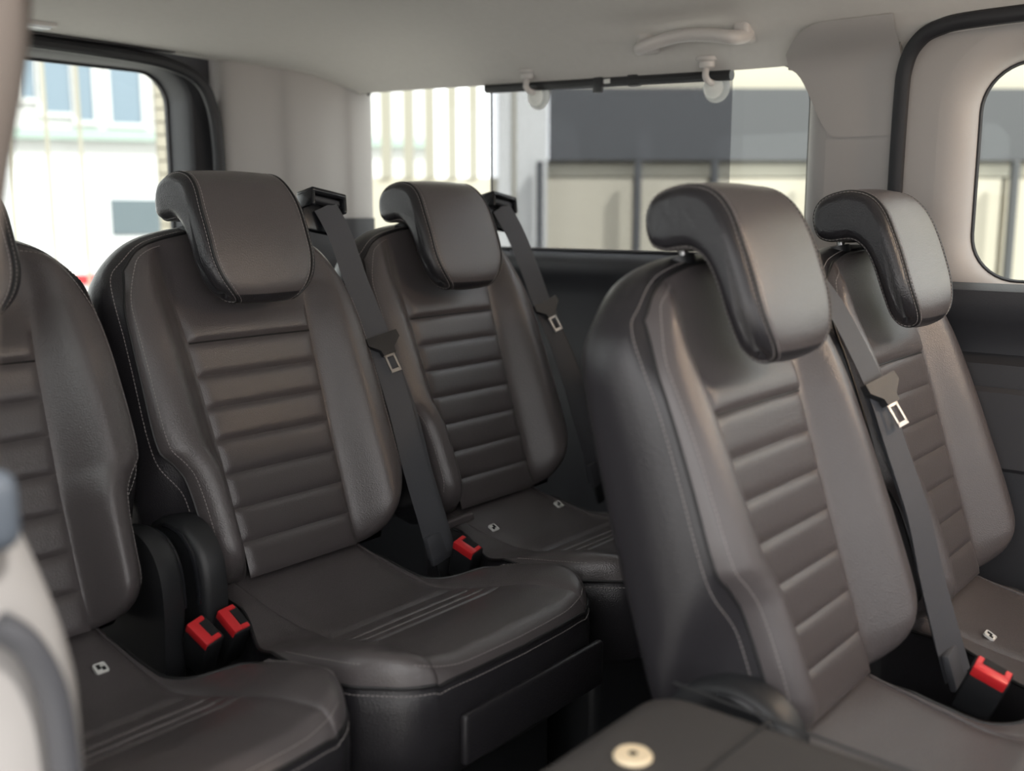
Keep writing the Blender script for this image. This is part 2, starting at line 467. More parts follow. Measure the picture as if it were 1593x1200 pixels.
def make_back(root, jog=True):
    """jog side is -x"""
    # outline ring (left bottom -> top -> right bottom)
    ring = [bolster(1, k/70, -1) for k in range(71)]
    ring += [bolster(1 - k/14, 1, -1) for k in range(1, 15)]
    ring += [centre(-1 + 2*k/30, 1) for k in range(1, 30)]
    ring += [bolster(k/14, 1, 1) for k in range(0, 15)]
    ring += [bolster(1, 1 - k/70, 1) for k in range(1, 71)]
    nr = len(ring)
    ring += [(lerp(ring[nr-1][0], ring[0][0], k/13), -.395, -.03) for k in range(1, 13)]
    rings = []
    sp0 = [(.03, .0025), (.14, .010), (.32, .020), (.55, .025), (.78, .021), (.93, .010), (1.0, -.012), (1.02, -.06)]
    spec = [(None, 0)]
    for k in range(15):
        f_ = .03 + .90*k/14; spec.append((f_, sinterp([a for a, b in sp0[:6]], [b for a, b in sp0[:6]], f_)))
    spec += sp0[6:]
    N = len(ring)
    for (fr, off) in spec:
        base = []
        for i, (x, s, q0) in enumerate(ring):
            xx = x
            if x < 0 and i < 71 and fr is not None:
                sd_ = -.19 - .17*min(1, fr)
                k_ = sstep((s - sd_)/.06 + .5)
                xx = -max(lerp(abs(x), max(abs(x), W(s, 1)), min(1, fr*9)*k_), .0) if k_ > 0 else x
            base.append((xx, s))
        if fr is not None:
            for it in range(int(26*min(1, fr*2))):
                base = [base[i] if i in (0, 1, nr-2, nr-1) or i >= nr else ((base[i-1][0]+2*base[i][0]+base[i+1][0])/4, (base[i-1][1]+2*base[i][1]+base[i+1][1])/4) for i in range(N)]
        rr = []
        for i, (x, s, q0) in enumerate(ring):
            xx, s = base[i]
            a_, b_ = base[i-1], base[(i+1) % N]
            tx, ty = b_[0]-a_[0], b_[1]-a_[1]; L = math.hypot(tx, ty) or 1
            nx, ns_ = -ty/L, tx/L
            k2 = .55 + .30*sstep((s + .05)/.2)
            if i >= nr or s < -.36: k2 = .2
            o_ = off*k2 if off > 0 else off
            D = sinterp([-.3, 0, .10, .146, .19], [.120, .106, .096, .084, .080], s)
            qq = q0 if fr is None else lerp(q0, -D, fr)
            rr.append(tuple(B(xx + nx*o_, s + ns_*o_, qq)))
        rings.append(rr)
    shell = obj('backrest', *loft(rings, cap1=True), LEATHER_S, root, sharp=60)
    # face panels
    def face(name, fn, nu, nv, m=LEATHER):
        return obj(name, *grid(lambda u, v: tuple(B(*fn(u, v))), nu, nv), m, shell, sharp=75)
    face('upper_panel', lambda u, v: centre(2*u-1, lerp(VK[0], 1, v)), 40, 40)
    for k in range(7):
        lo = VK[k+1] if k < 6 else 0.0
        face('rib_panel', lambda u, v: centre(2*u-1, lerp(lo, VK[k], v)), 36, 16)
    for sd in (-1, 1):
        face('side_bolster', lambda u, v: bolster(u, v, sd), 30, 110)
    # seam thread: two rows beside the outline seam
    e1, e2, pip = [], [], []
    for i, (x, s, q) in enumerate(ring[:nr]):
        p = B(x, s, q); pip.append(p)
        c = B(0, min(max(s, -.38), .06), q)
        inw = (c - p); inw.normalize()
        e2.append(Vector(rings[2][i]) + (Vector(rings[2][i]) - c).normalized()*.0006)
    for k in range(4, 63): e1.append(B(*bolster(.93, k/70, -1)) + B(0, 0, .0006) - B(0, 0, 0))
    lift = B(0, 0, .0006) - B(0, 0, 0)
    for k in range(1, 13):
        ph = math.pi/2*k/12
        e1.append(B(*bolster(.70 + .23*math.cos(ph), .886 + .094*math.sin(ph), -1)) + lift)
    for k in range(1, 11): e1.append(B(*bolster(.70*(1-k/10), .980, -1)) + lift)
    e1b = [B(*bolster(.93, k/70, 1)) + B(0, 0, .0006) - B(0, 0, 0) for k in range(4, 70)]
    st = obj('stitching', *stitches([e1, e1b, e2[4:nr-4]]), STITCH, shell, smooth=False); st['kind'] = 'stuff'
    obj('piping', *tube(pip[3:nr-3], .0021, 6), PIPING, shell)
    # dark thread line in the seam below the headrest
    ln = [B(*centre(-.985 + 1.97*k/30, VK[0])) + B(0, 0, .001) - B(0, 0, 0) for k in range(31)]
    obj('cross_seam', *tube(ln, .0014, 5), PIPING, shell)
    return shell

HPROF = [(.024,.056),(.032,.073),(.055,.083),(.10,.087),(.16,.086),(.21,.079),(.243,.062),(.262,.034),(.268,.002),(.264,-.024),(.248,-.041),(.224,-.046),(.202,-.040),(.189,-.022),(.185,-.002),(.180,.014),(.162,.027),(.13,.033),(.085,.034),(.050,.033),(.030,.040)]
def make_headrest(root):
    prof = [(p.x, p.y) for p in catmull([(s, q, 0) for s, q in HPROF], 6, closed=True)]
    n = len(prof)
    nrm = []
    for i in range(n):
        a, b = prof[i-1], prof[(i+1) % n]
        tx, ty = b[0]-a[0], b[1]-a[1]; L = math.hypot(tx, ty)
        nrm.append((ty/L, -tx/L))
    cx = sum(p[0] for p in prof)/n; cy = sum(p[1] for p in prof)/n
    area = sum(prof[i][0]*prof[(i+1)%n][1]-prof[(i+1)%n][0]*prof[i][1] for i in range(n))
    sg = 1 if area > 0 else -1            # outward = sg*nrm
    def wd(s, q):
        w_ = .114
        if s < .11: w_ *= math.sqrt(max(.2, 1 - ((.11 - s)/.088)**2 * .62))
        w_ -= .010 * sstep((s - .17)/.09)
        return w_
    r_ = .015
    def pt(i, x, ins):
        s, q = prof[i]; a, b = nrm[i]
        return tuple(B(x, s - sg*a*ins, q - sg*b*ins))
    rings = []
    for k in range(25):
        u = -1 + 2*k/24
        rings.append([pt(i, u*(wd(*prof[i]) - r_), .0035*u*u + (.0025 if abs(u) > .985 else 0)) for i in range(n)])
    v, f = loft(rings)
    hr = None
    gus = []
    for sd in (-1, 1):
        gr = []
        for k in range(9):
            an = math.pi/2*k/8
            gr.append([pt(i, sd*(wd(*prof[i]) - r_ + r_*math.sin(an)), .006 + (r_)*(1-math.cos(an))) for i in range(n)])
        gus.append(loft(gr, cap1=True))
    nb = set(i for i in range(n) if i >= n*14//21 or i < n*1//21 + 2)      # underside and rear of the pad
    f1 = [q_ for q_ in f if not all((i % n) in nb for i in q_)]
    f2 = [q_ for q_ in f if all((i % n) in nb for i in q_)]
    hr = obj('headrest', v, f1, LEATHER, root, sharp=60)
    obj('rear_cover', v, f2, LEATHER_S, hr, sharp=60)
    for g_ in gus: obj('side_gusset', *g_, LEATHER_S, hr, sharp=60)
    lines = []
    for sd in (-1, 1):
        lines.append([Vector(pt(i % n, sd*(wd(*prof[i % n]) - r_ - .006), .0028)) for i in range(n+1)])
        lines.append([Vector(pt(i % n, sd*(wd(*prof[i % n]) - r_ + .0035), .0055)) for i in range(n+1)])
    st = obj('stitching', *stitches(lines), STITCH, hr, smooth=False); st['kind'] = 'stuff'
    for sd in (-1, 1):
        pp = [Vector(pt(i, sd*(wd(*prof[i]) - r_), .0045)) for i in range(n)]
        obj('piping', *tube(pp, .0018, 6, closed=True), PIPING, hr)
    for sd in (-1, 1):
        obj('headrest_post', *tube([B(sd*.055, .155, -.030), B(sd*.055, .235, -.018)], .0065, 12), METAL, root)
        obj('post_collar', *tube([B(sd*.055, .165, -.032), B(sd*.055, .203, -.030)], .020, 14), PLASTIC, root)
    return hr

# cushion -----------------------------------------------------------
CW_Y = [-.592, -.58, -.56, -.53, -.48, -.42, -.38, -.35, -.32, -.29, -.25, -.18, -.06]
CWR = [.205, .217, .229, .239, .246, .246, .240, .226, .196, .158, .138, .136, .150]
CWL = [.205, .217, .229, .239, .246, .247, .245, .242, .236, .226, .206, .172, .152]
def cw(y, sd=1): return sinterp(CW_Y, CWR if sd > 0 else CWL, y)
def yfront(x): return sinterp([0, .10, .16, .18, .195, .205, .217, .229, .25], [-.592, -.589, -.582, -.574, -.563, -.553, -.538, -.518, -.48], abs(x))
YREAR = -.055
def zc(x, y):
    z = sinterp([-.60, -.585, -.56, -.50, -.42, -.35, -.28, -.2, -.12, -.05], [-.600, -.592, -.584, -.586, -.602, -.618, -.622, -.612, -.592, -.572], y)
    z += .020 * sstep((abs(x) - .11)/.10) * sstep((-y - .26)/.12)
    return z
def cinner(y): return interp([-.60, -.36, -.30, -.06], [.163, .140, .126, .132], y)
def cush(x, y, yn):
    z = zc(x, y)
    d1 = max(1e-6, y - yfront(x)); d2 = max(1e-6, cw(yn, x) - abs(x))
    d = d1*d2/math.hypot(d1, d2)
    lo = -.606
    if d < .03 and z > lo:
        t = 1 - max(0, d)/.03
        z = lo + (z - lo) * math.sqrt(max(0, 1 - t*t))
    return Vector((x, y + .30, z + ZO))
def cpt(u, v, reg):
    yn = lerp(YREAR, -.592, v)
    if reg == 0: x = (2*u-1) * cinner(yn)
    else: x = reg * lerp(cinner(yn), max(cw(yn, reg), cinner(yn)+.004), u)
    y = yn + (yfront(x) + .592)*max(0, (v - .70)/.30)**2.5
    return x, y, yn
VC = [(YREAR - y) / (YREAR + .592) for y in (-.335, -.368, -.398, -.425)]
def groove(v):
    g = 0
    for k in VC: g += .0045 * math.exp(-((v-k)/.006)**2)
    return g
def cpos(u, v, reg):
    x, y, yn = cpt(u, v, reg)
    p = cush(x, y, yn)
    if reg == 0:
        p.z -= groove(v) * (1 - abs(2*u-1)**10) + .004*abs(2*u-1)**14
    else:
        p.z -= .004 * (1-u)**14
    return p
def make_cushion(root):
    ring = [cpos(1, k/60, -1) for k in range(61)] + [cpos(1-k/10, 1, -1) for k in range(1, 11)]
    ring += [cpos(k/24, 1, 0) for k in range(1, 24)] + [cpos(k/10, 1, 1) for k in range(0, 11)] + [cpos(1, 1-k/60, 1) for k in range(1, 61)]
    nr = len(ring)
    a, b = ring[-1], ring[0]
    ring += [a.lerp(b, k/11) for k in range(1, 11)]
    c = Vector((0, .02, 0)); rings = []
    for (sc, dz) in ((1, 0), (.994, -.004), (1.004, -.010), (1.010, -.035), (1.004, -.09), (.975, -.135), (.93, -.150)):
        rr = []
        for p in ring:
            base = p.z if dz > -.02 else lerp(p.z, -.608 + ZO, min(1, -dz/.09))
            rr.append((c.x + (p.x - c.x)*sc, c.y + (p.y - c.y)*sc, base + dz))
        rings.append(rr)
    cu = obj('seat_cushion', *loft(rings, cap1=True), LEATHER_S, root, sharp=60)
    def patch(name, v0, v1, reg, nu, nv):
        return obj(name, *grid(lambda u, v: tuple(cpos(u, lerp(v0, v1, v), reg)), nu, nv), LEATHER, cu, sharp=75)
    patch('rear_panel', 0, VC[0], 0, 30, 30)
    patch('stitched_strip', VC[0], VC[1], 0, 30, 12)
    patch('stitched_strip', VC[1], VC[2], 0, 30, 12)
    patch('stitched_strip', VC[2], VC[3], 0, 30, 12)
    patch('front_panel', VC[3], 1, 0, 30, 40)
    for sd in (-1, 1): patch('side_panel', 0, 1, sd, 24, 80)
    up = Vector((0, 0, .0008))
    L1 = []
    for i in range(34, nr-34):
        a_, b_ = ring[i-1], ring[i+1]; t_ = (b_ - a_).normalized()
        n_ = Vector((-t_.y, t_.x, 0)); n_ = n_ if n_.dot(Vector((0, 0, 0)) - Vector((ring[i].x, ring[i].y, 0))) > 0 else -n_
        p_ = ring[i] + n_*.008
        z_0 = zc(p_.x, p_.y - .30)
        L1.append(Vector((p_.x, p_.y, -.606 + (z_0 + .606)*.66 + .0022 + ZO)))
    L2 = [Vector(rings[2][i]) + (Vector(rings[2][i]) - Vector((0, .0, rings[2][i][2]))).normalized()*.0008 for i in range(30, nr-30)]
    L3 = [cpos(.06 + .88*k/24, VC[1] + .012, 0) + up*1.2 for k in range(25)]
    L4 = [cpos(.06 + .88*k/24, VC[2] + .012, 0) + up*1.2 for k in range(25)]
    st = obj('stitching', *stitches([L1, L2, L3, L4]), STITCH, cu, smooth=False); st['kind'] = 'stuff'
    obj('piping', *tube(ring[2:nr-2], .0026, 6), PIPING, cu)
    return cu
def make_frame(root):
    obj('seat_base', *boxm(-.19, .19, -.20, .22, .02, -.74+ZO, .02, 3), PLASTIC, root)
    for sd in (-1, 1):
        obj('floor_rail', *boxm(sd*.15-.02, sd*.15+.02, -.26, .34, 0, .03, .006, 2), PLASTIC, root)
    # front flap under the cushion
    g = boxm(-.135, .185, -.304, -.290, -.728+ZO, -.655+ZO, .006, 3)
    obj('front_flap', *g, LEATHER_S, root)
def make_hinge(root, sd=-1):
    pr = [(.01, -.72), (.012, -.56), (.0, -.508), (-.030, -.478), (-.075, -.462), (-.120, -.466), (-.152, -.487), (-.170, -.522), (-.175, -.57), (-.172, -.63), (-.165, -.72)]
    pts = [(p.x, p.y) for p in catmull([(a, b, 0) for a, b in pr], 4)]
    n = len(pts); cy = sum(p[0] for p in pts)/n; cz = sum(p[1] for p in pts)/n
    rings = []
    for x, ins in ((.196, 0), (.222, 0), (.231, .05), (.236, .14), (.237, .30)):
        rings.append([(sd*x, lerp(a, cy, ins) + .30, lerp(b, cz, ins*.9 if b > cz else 0) + ZO) for a, b in pts])
    h = obj('hinge_cover', *loft(rings, cap0=True, cap1=True), PLASTIC, root, sharp=50)
    arc = [(sd*.2375, a*.86 - .012 + .30, lerp(b, cz, .14) + ZO) for a, b in pts[16:34]]
    obj('hinge_rim', *tube(arc, .0035, 6), PLASTIC_G, h)
    return h
def make_tags(root, xs_=(-.105, .105)):
    for sx in xs_:
        p = Vector((sx, -.195 + .30, zc(sx, -.195) + ZO + .003))
        M = Matrix.Translation(p) @ Matrix.Rotation(R(28), 4, 'X')
        t = obj('anchor_tag', *xform(boxm(-.009, .009, -.009, .009, -.0015, .0015, .0035, 3), M), TAG, root)
        parts = [xform(boxm(-.006, -.001, -.005, .001, .0013, .0022), M), xform(boxm(0.0, .005, -.002, .006, .0013, .0022), M)]
        obj('child_seat_symbol', *merge(parts), DARKHOLE, t, smooth=False)
def make_guide(root):
    """belt outlet on the right shoulder"""
    M = Matrix.Translation((.206, .30 + .052, .012 + ZO)) @ Matrix.Rotation(R(10), 4, 'Y') @ Matrix.Rotation(R(-14), 4, 'X')
    g = obj('belt_guide', *merge([xform(boxm(-.042, .042, -.020, .026, .012, .022, .004, 3), M), xform(boxm(-.042, -.034, -.020, .026, -.012, .018, .004, 3), M), xform(boxm(.034, .042, -.020, .026, -.016, .018, .004, 3), M), xform(boxm(-.040, .040, .010, .026, -.05, .016, .003, 2), M)]), PLASTIC_G, root)
    obj('guide_roller', *xform(boxm(-.032, .032, -.012, .008, -.002, .010, .004, 3), M), CHARCOAL, g)
    return g

def make_seat(name):
    root = empty(name, (0, 0, 0))
    make_back(root); make_headrest(root); make_cushion(root); make_frame(root); make_guide(root)
    return root
def copy_tree(o, parent=None):
    c = o.copy(); C.objects.link(c); c.parent = parent
    for ch in list(o.children): copy_tree(ch, c)
    return c
ROWR, ROWM = 1.457 - .30, .583 - .30
seat = make_seat('van_seat')
SG = 'leather van seats'
s_r2 = seat; s_r2.location = (1.076, ROWR, 0)
tag(s_r2, 'dark leather seat in the middle of the back row, fully in view', 'seat', SG)
s_r3 = copy_tree(seat); s_r3.location = (1.581, ROWR, 0)
tag(s_r3, 'dark leather back row seat beside the quarter window', 'seat', SG)
s_r1 = copy_tree(seat); s_r1.location = (.576, ROWR, 0); s_r1.scale = (-1, 1, 1)
tag(s_r1, 'dark leather back row seat cut off by the left edge', 'seat', SG)
s_m2 = copy_tree(seat); s_m2.location = (1.209, ROWM, -.031)
tag(s_m2, 'large dark leather seat in front, second row, beside the folded seat', 'seat', SG)
s_m3 = copy_tree(seat); s_m3.location = (1.712, ROWM, -.031)
tag(s_m3, 'dark leather second row seat beside the sliding door window', 'seat', SG)

for ch in s_r1.children:
    if ch.name.startswith('seat_cushion'): ch.scale = (-1, 1, 1)
make_tags(s_r3); make_tags(s_r1, (-.085,)); make_tags(s_m3, (-.095,))
make_hinge(s_r2); make_hinge(s_r1); make_hinge(s_m2).location.z = -.022
def up(o, ds): o.location = (0, .322*ds, .947*ds)
for st_, ds, gz_ in ((s_r2, .019, 0), (s_r3, .012, 0), (s_r1, .019, 0), (s_m2, .018, -.055), (s_m3, .018, -.055)):
    for ch in st_.children:
        k_ = ch.name.split('.')[0]
        if k_ == 'headrest':
            up(ch, ds)
            if st_ is s_r1: ch.location.x = .014
        if k_ == 'belt_guide': ch.location.z = gz_
obj('pull_strap', *xform(boxm(-.035, .035, -.006, .006, -.008, .008, .004, 3), Matrix.Translation((-.165, -.155 + .30, -.588 + ZO)) @ Matrix.Rotation(R(-12), 4, 'Y') @ Matrix.Rotation(R(-20), 4, 'Z')), LEATHER, s_r3)
# folded seat in the foreground
fold = empty('folded_seat', (.706, ROWM, -.031))
tag(fold, 'folded down seat with dark backrest and round cream cap, in the foreground', 'seat', SG)
PB = rrect(-.245, .205, -.63, .0, (.06, .06, .05, .05), 8)
rings = []
for z, ins in ((-.60, .02), (-.595, .0), (-.53, -.002), (-.515, .004), (-.506, .012), (-.502, .022), (-.500, .04)):
    rings.append([(p[0], p[1] - .035 + .30, z + ZO + .031) for p in offset_poly(PB, -ins)])
bk = obj('backrest', *loft(rings, cap0=True, cap1=True), BACKCLOTH, fold, sharp=50)
for yy in (-.17, -.44):
    obj('seam', *tube([(-.20, yy+.30, -.4995+ZO+.031), (.20, yy+.30, -.4995+ZO+.031)], .0018, 6), PIPING, bk)
obj('seam', *tube([(.215, -.05+.30, -.5025+ZO+.031), (.19, -.30+.30, -.4997+ZO+.031), (.19, -.58+.30, -.4997+ZO+.031)], .0018, 6), PIPING, bk)
def disc(r0, r1, z0, z1, cx, cy, n=28):
    def ring(r, z): return [(cx + r*math.cos(2*math.pi*k/n), cy + r*math.sin(2*math.pi*k/n), z) for k in range(n)]
    return loft([ring(r0, z1), ring(r1*.9, z1), ring(r1, lerp(z1, z0, .4)), ring(r1, z0)])
cp = obj('release_cap', *disc(.0045, .0185, -.502+ZO+.031, -.496+ZO+.031, .053, -.103+.30), CREAM, bk)
obj('cap_hole', *disc(.0, .0046, -.5005+ZO+.031, -.4975+ZO+.031, .053, -.103+.30), DARKHOLE, cp)
for ch in seat.children:
    if ch.name.split('.')[0] in ('seat_cushion', 'seat_base', 'floor_rail'):
        copy_tree(ch, fold)
for ch in fold.children:
    if ch.name.startswith('seat_cushion'): ch.location.z = -.03

# ================================================================== BELTS
def ribbon(path, widths, wdir, th=.0016, n=19):
    path = catmull(path, 8); rings = []
    N = len(path)
    for i, p in enumerate(path):
        t = (path[min(N-1, i+1)] - path[max(0, i-1)]).normalized()
        wd = Vector(wdir[0]).lerp(Vector(wdir[1]), i/(N-1))
        wd = (wd - t*wd.dot(t)).normalized(); nn = wd.cross(t).normalized()
        hw = interp([0, .5, 1], widths, i/(N-1)) / 2
        top, bot = [], []
        for k in range(n):
            a = -1 + 2*k/(n-1)
            rg = .0011 * math.cos(a*math.pi*3)
            top.append(tuple(p + wd*a*hw + nn*(th/2 + rg))); bot.append(tuple(p + wd*a*hw - nn*(th/2)))
        rings.append(top + bot[::-1])
    return loft(rings, cap0=True, cap1=True)
def tongue(parent, p, ax, wd, sc=1.0):
    """black head on the webbing with a steel loop; ax = direction of the steel plate"""
    ax = Vector(ax).normalized(); wd = Vector(wd); wd = (wd - ax*wd.dot(ax)).normalized(); nn = wd.cross(ax)
    M = Matrix.Translation(p) @ Matrix((wd, nn, ax)).transposed().to_4x4()
    head_ = [(-.032, -.010), (.032, -.010), (.033, .004), (.014, .020), (.013, .030), (-.013, .030), (-.014, .020), (-.033, .004)]
    a = [(x*sc, -.006, z*sc) for x, z in head_]; b = [(x*sc, .006, z*sc) for x, z in head_]
    t = obj('tongue', *xform(loft([a, b], cap0=True, cap1=True), M), PLASTIC, parent, sharp=30)
    fr = merge([boxm(-.0105, -.0068, -.0013, .0013, .028, .062), boxm(.0068, .0105, -.0013, .0013, .028, .062), boxm(-.0105, .0105, -.0013, .0013, .059, .065), boxm(-.011, .011, -.0013, .0013, .024, .034)])
    obj('steel_plate', *xform(fr, M), METAL, t, smooth=False)
def world(seat_xy, p): return Vector((seat_xy[0] + p[0], seat_xy[1] + p[1], p[2] + ZO))
def make_belt(sxy, pts, t_at, label, ends=True, wdir=((1, -.35, .1), (1, -.45, -.1))):
    P = [world(sxy, p) for p in pts]
    root = empty('seat_belt', P[-1])
    inv = Matrix.Translation(-P[-1])
    P = [inv @ p for p in P]
    obj('webbing', *ribbon(P, (.046, .047, .052), wdir), WEB, root)
    # the lap strand runs just behind the shoulder strand from the tongue to the anchor
    off = Vector((.004, .010, -.004))
    obj('lap_webbing', *ribbon([P[t_at] + off*.3] + [p + off + Vector((.016, .0, 0)) for p in P[t_at+1:]], (.046, .047, .046), ((1, -.4, .1), (1, -.5, -.1))), WEB, root)
    d = (P[t_at+1] - P[t_at-1]).normalized()
    tongue(root, P[t_at] + Vector((0, -.008, .002)), d + Vector((.05, -.12, 0)), (1, -.35, .15))
    if ends:
        e_ = P[-1]; d2 = (P[-1] - P[-2]).normalized()
        wv = Vector((1, 0, 0)); wv = (wv - d2*wv.dot(d2)).normalized(); nn = wv.cross(d2)
        M = Matrix.Translation(e_) @ Matrix((wv, nn, d2)).transposed().to_4x4()
        s_ = obj('anchor_sleeve', *xform(boxm(-.028, .028, -.006, .006, -.045, .012, .004, 2), M), WEB, root)
        obj('anchor_plate', *xform(boxm(-.020, .020, -.004, .004, .010, .055, .003, 2), M), PLASTIC, root)
    tag(root, label, 'seat belt', 'seat belts')
    return root
R2, R3, M2, M3 = (1.076, 1.457), (1.581, 1.457), (1.209, .583), (1.712, .583)
make_belt(R2, [(.206, .048, .008), (.222, .026, -.045), (.236, .006, -.12), (.244, -.018, -.18), (.250, -.044, -.239), (.251, -.096, -.366), (.252, -.134, -.478), (.262, -.160, -.568), (.275, -.172, -.635)], 4, 'grey seat belt hanging between the middle and window seats of the back row')
make_belt(R3, [(.206, .048, .008), (.235, .030, -.05), (.262, .010, -.13), (.284, -.012, -.213), (.298, -.064, -.335), (.307, -.108, -.465), (.32, -.13, -.55), (.334, -.136, -.609)], 3, 'grey seat belt by the quarter window, hanging behind the large front seat')
make_belt(M2, [(.206, .055, -.062), (.236, .035, -.10), (.246, .004, -.145), (.250, -.054, -.247), (.250, -.091, -.336), (.250, -.126, -.424), (.250, -.151, -.513), (.256, -.172, -.586), (.268, -.19, -.655)], 3, 'grey seat belt hanging between the two second row seats', wdir=((1, -.1, .1), (1, -.5, -.1)))
make_belt(M3, [(.206, .055, -.062), (.27, .035, -.10), (.32, .012, -.15), (.351, -.009, -.207), (.366, -.053, -.303), (.40, -.088, -.405), (.42, -.11, -.52), (.42, -.12, -.64)], 3, 'grey seat belt by the sliding door at the right edge', ends=False)

def make_buckle(sxy, p, rx, rz, label, grp='seat belt buckles', ry=0):
    root = empty('belt_buckle', world(sxy, p))
    M = Matrix.Rotation(R(rx), 4, 'X') @ Matrix.Rotation(R(ry), 4, 'Y') @ Matrix.Rotation(R(rz), 4, 'Z')
    obj('casing', *xform(boxm(-.025, .025, -.016, .016, -.08, 0, .005, 3), M), PLASTIC, root)
    obj('press_button', *xform(merge([boxm(-.0225, .0225, -.0166, -.001, -.014, .0024, .002, 2), boxm(-.0225, -.0145, -.004, .011, -.006, .0024, .001, 1), boxm(.0145, .0225, -.004, .011, -.006, .0024, .001, 1)]), M), RED, root)
    obj('slot', *xform(boxm(-.014, .014, .0005, .013, -.01, .0012), M), DARKHOLE, root, smooth=False)
    obj('stalk', *xform(boxm(-.012, .012, -.005, .005, -.15, -.07, .003, 2), M), PLASTIC, root)
    tag(root, label, 'buckle', grp); return root
make_buckle(R2, (-.262, -.212, -.598), 34, -80, 'left one of the pair of red buckles beside the hinge cover', ry=-8)
make_buckle(R2, (-.208, -.208, -.598), 34, -86, 'right one of the pair of red buckles, nearer the middle seat', ry=-4)
make_buckle(R3, (-.236, -.246, -.598), 22, -84, 'red buckle between the middle and window seats of the back row', ry=-12)
make_buckle(M3, (-.315, -.255, -.598), 22, -84, 'red buckle at the right edge between the second row seats', ry=-14)

# ================================================================== CEILING FITTINGS
gh = empty('grab_handle', (1.93, 1.12, .36 + ZO))
tag(gh, 'pale grey grab handle on the headliner above the quarter window', 'grab handle')
hp_ = [(.035, .118, -.012), (.012, .118, -.030), (-.012, .112, -.036), (-.022, .095, -.034), (-.022, .05, -.026), (-.022, 0, -.022), (-.022, -.05, -.026), (-.022, -.095, -.034), (-.012, -.112, -.036), (.012, -.118, -.030), (.035, -.118, -.012)]
obj('grip', *tube([(x, y, z + .012) for x, y, z in catmull(hp_, 6)], .0138, 12), HANDLE, gh)
for sd in (-1, 1):
    obj('mount', *xform(boxm(-.025, .03, -.018, .018, -.02, .02, .010, 4), Matrix.Translation((.022, sd*.112, -.010))), HANDLE, gh)
obj('backing_plate', *xform(boxm(-.035, .03, -.132, .132, -.004, .004, .003, 3), Matrix.Translation((.0, 0, .012)) @ Matrix.Rotation(R(32), 4, 'Y')), HANDLE, gh)

dl = empty('dome_lamp', (1.12, 2.26, .392 + ZO))
tag(dl, 'small flat lamp lens on the headliner at top left', 'lamp')
obj('lens', *boxm(-.045, .045, -.025, .025, -.008, .010, .005, 3), mat('lamp_lens', (.8, .84, .88), .2), dl)
obj('bezel', *boxm(-.052, .052, -.032, .032, -.003, .012, .003, 2), HANDLE, dl)
cl = empty('courtesy_lamp', (1.78, -.28, .418 + ZO))
tag(cl, 'warm lit courtesy lamp on the headliner ahead of the second row', 'lamp')
obj('bezel', *boxm(-.06, .06, -.04, .04, -.012, .012, .005, 2), HANDLE, cl)
LENS_ON = mat('lamp_lens_lit', (.9, .8, .65), .3)
_n = LENS_ON.node_tree.nodes['Principled BSDF']; _n.inputs['Emission Color'].default_value = (1, .72, .45, 1); _n.inputs['Emission Strength'].default_value = 6
obj('lens', *boxm(-.05, .05, -.03, .03, -.018, -.008, .004, 2), LENS_ON, cl)
ld = bpy.data.lights.new('courtesy_lamp_bulb', 'POINT'); ld.energy = 4.0; ld.color = (1, .74, .52); ld.shadow_soft_size = .035
lo_ = bpy.data.objects.new('bulb', ld); C.objects.link(lo_); lo_.parent = cl; lo_.location = (0, 0, -.06)

# roller sunshade across the quarter window
sh = empty('roller_sunshade', (XF+.02, 1.36, .29 + ZO))
tag(sh, 'dark bar of a see-through roller sunshade across the quarter window', 'sunshade')
obj('top_bar', *tube([(0, .385, .010), (0, 0, -.001), (0, -.290, -.010)], .012, 10), PLASTIC, sh)
obj('upper_rail', *tube([(.012, .34, .020), (.012, -.290, .004)], .004, 8), PLASTIC, sh)
obj('screen', *boxm(.004, .0052, -.290, .375, -.40, .0), SCREEN, sh, smooth=False)
obj('pull_tab', *boxm(-.014, -.004, .03, .055, -.024, .010, .003, 2), PLASTIC, sh)
obj('bracket', *boxm(-.010, .010, -.065, -.035, -.016, .024, .004, 2), PLASTIC, sh)
obj('catch', *boxm(-.013, -.009, .008, .026, -.006, .004, .002, 2), TAG, sh)
obj('screen_edge', *tube([(.005, .375, 0), (.005, .375, -.40)], .003, 6), PLASTIC, sh)
def cuphook(y, z, label):
    h = empty('suction_hook', (XF - .012, y, z + ZO)); tag(h, label, 'hook', 'sunshade hooks')
    n = 24
    rr = []
    for r_, x in ((.003, .022), (.014, .026), (.025, .038), (.031, .050), (.031, .052), (.003, .052)):
        rr.append([(x, r_*math.cos(2*math.pi*k/n), -.028 + r_*math.sin(2*math.pi*k/n)) for k in range(n)])
    obj('cup', *loft(rr, cap0=True, cap1=True), CUP, h)
    rr = []
    for r_, zz in ((.024, .030), (.024, .024), (.018, .020), (.017, .010), (.010, .006)):
        rr.append([(.006 + r_*.8*math.cos(2*math.pi*k/n), r_*math.sin(2*math.pi*k/n), zz) for k in range(n)])
    obj('clip', *loft(rr, cap0=True, cap1=True), HANDLE, h)
    obj('hook', *tube(catmull([(.004, .0, .010), (-.002, -.002, -.008), (.006, -.004, -.018), (.022, -.003, -.020), (.034, 0, -.022)], 6), .007, 10), HANDLE, h)
cuphook(1.595, .300, 'clear suction hook nearer the rear, on the sunshade bar')
cuphook(1.115, .286, 'clear suction hook nearer the door pillar, on the sunshade bar')

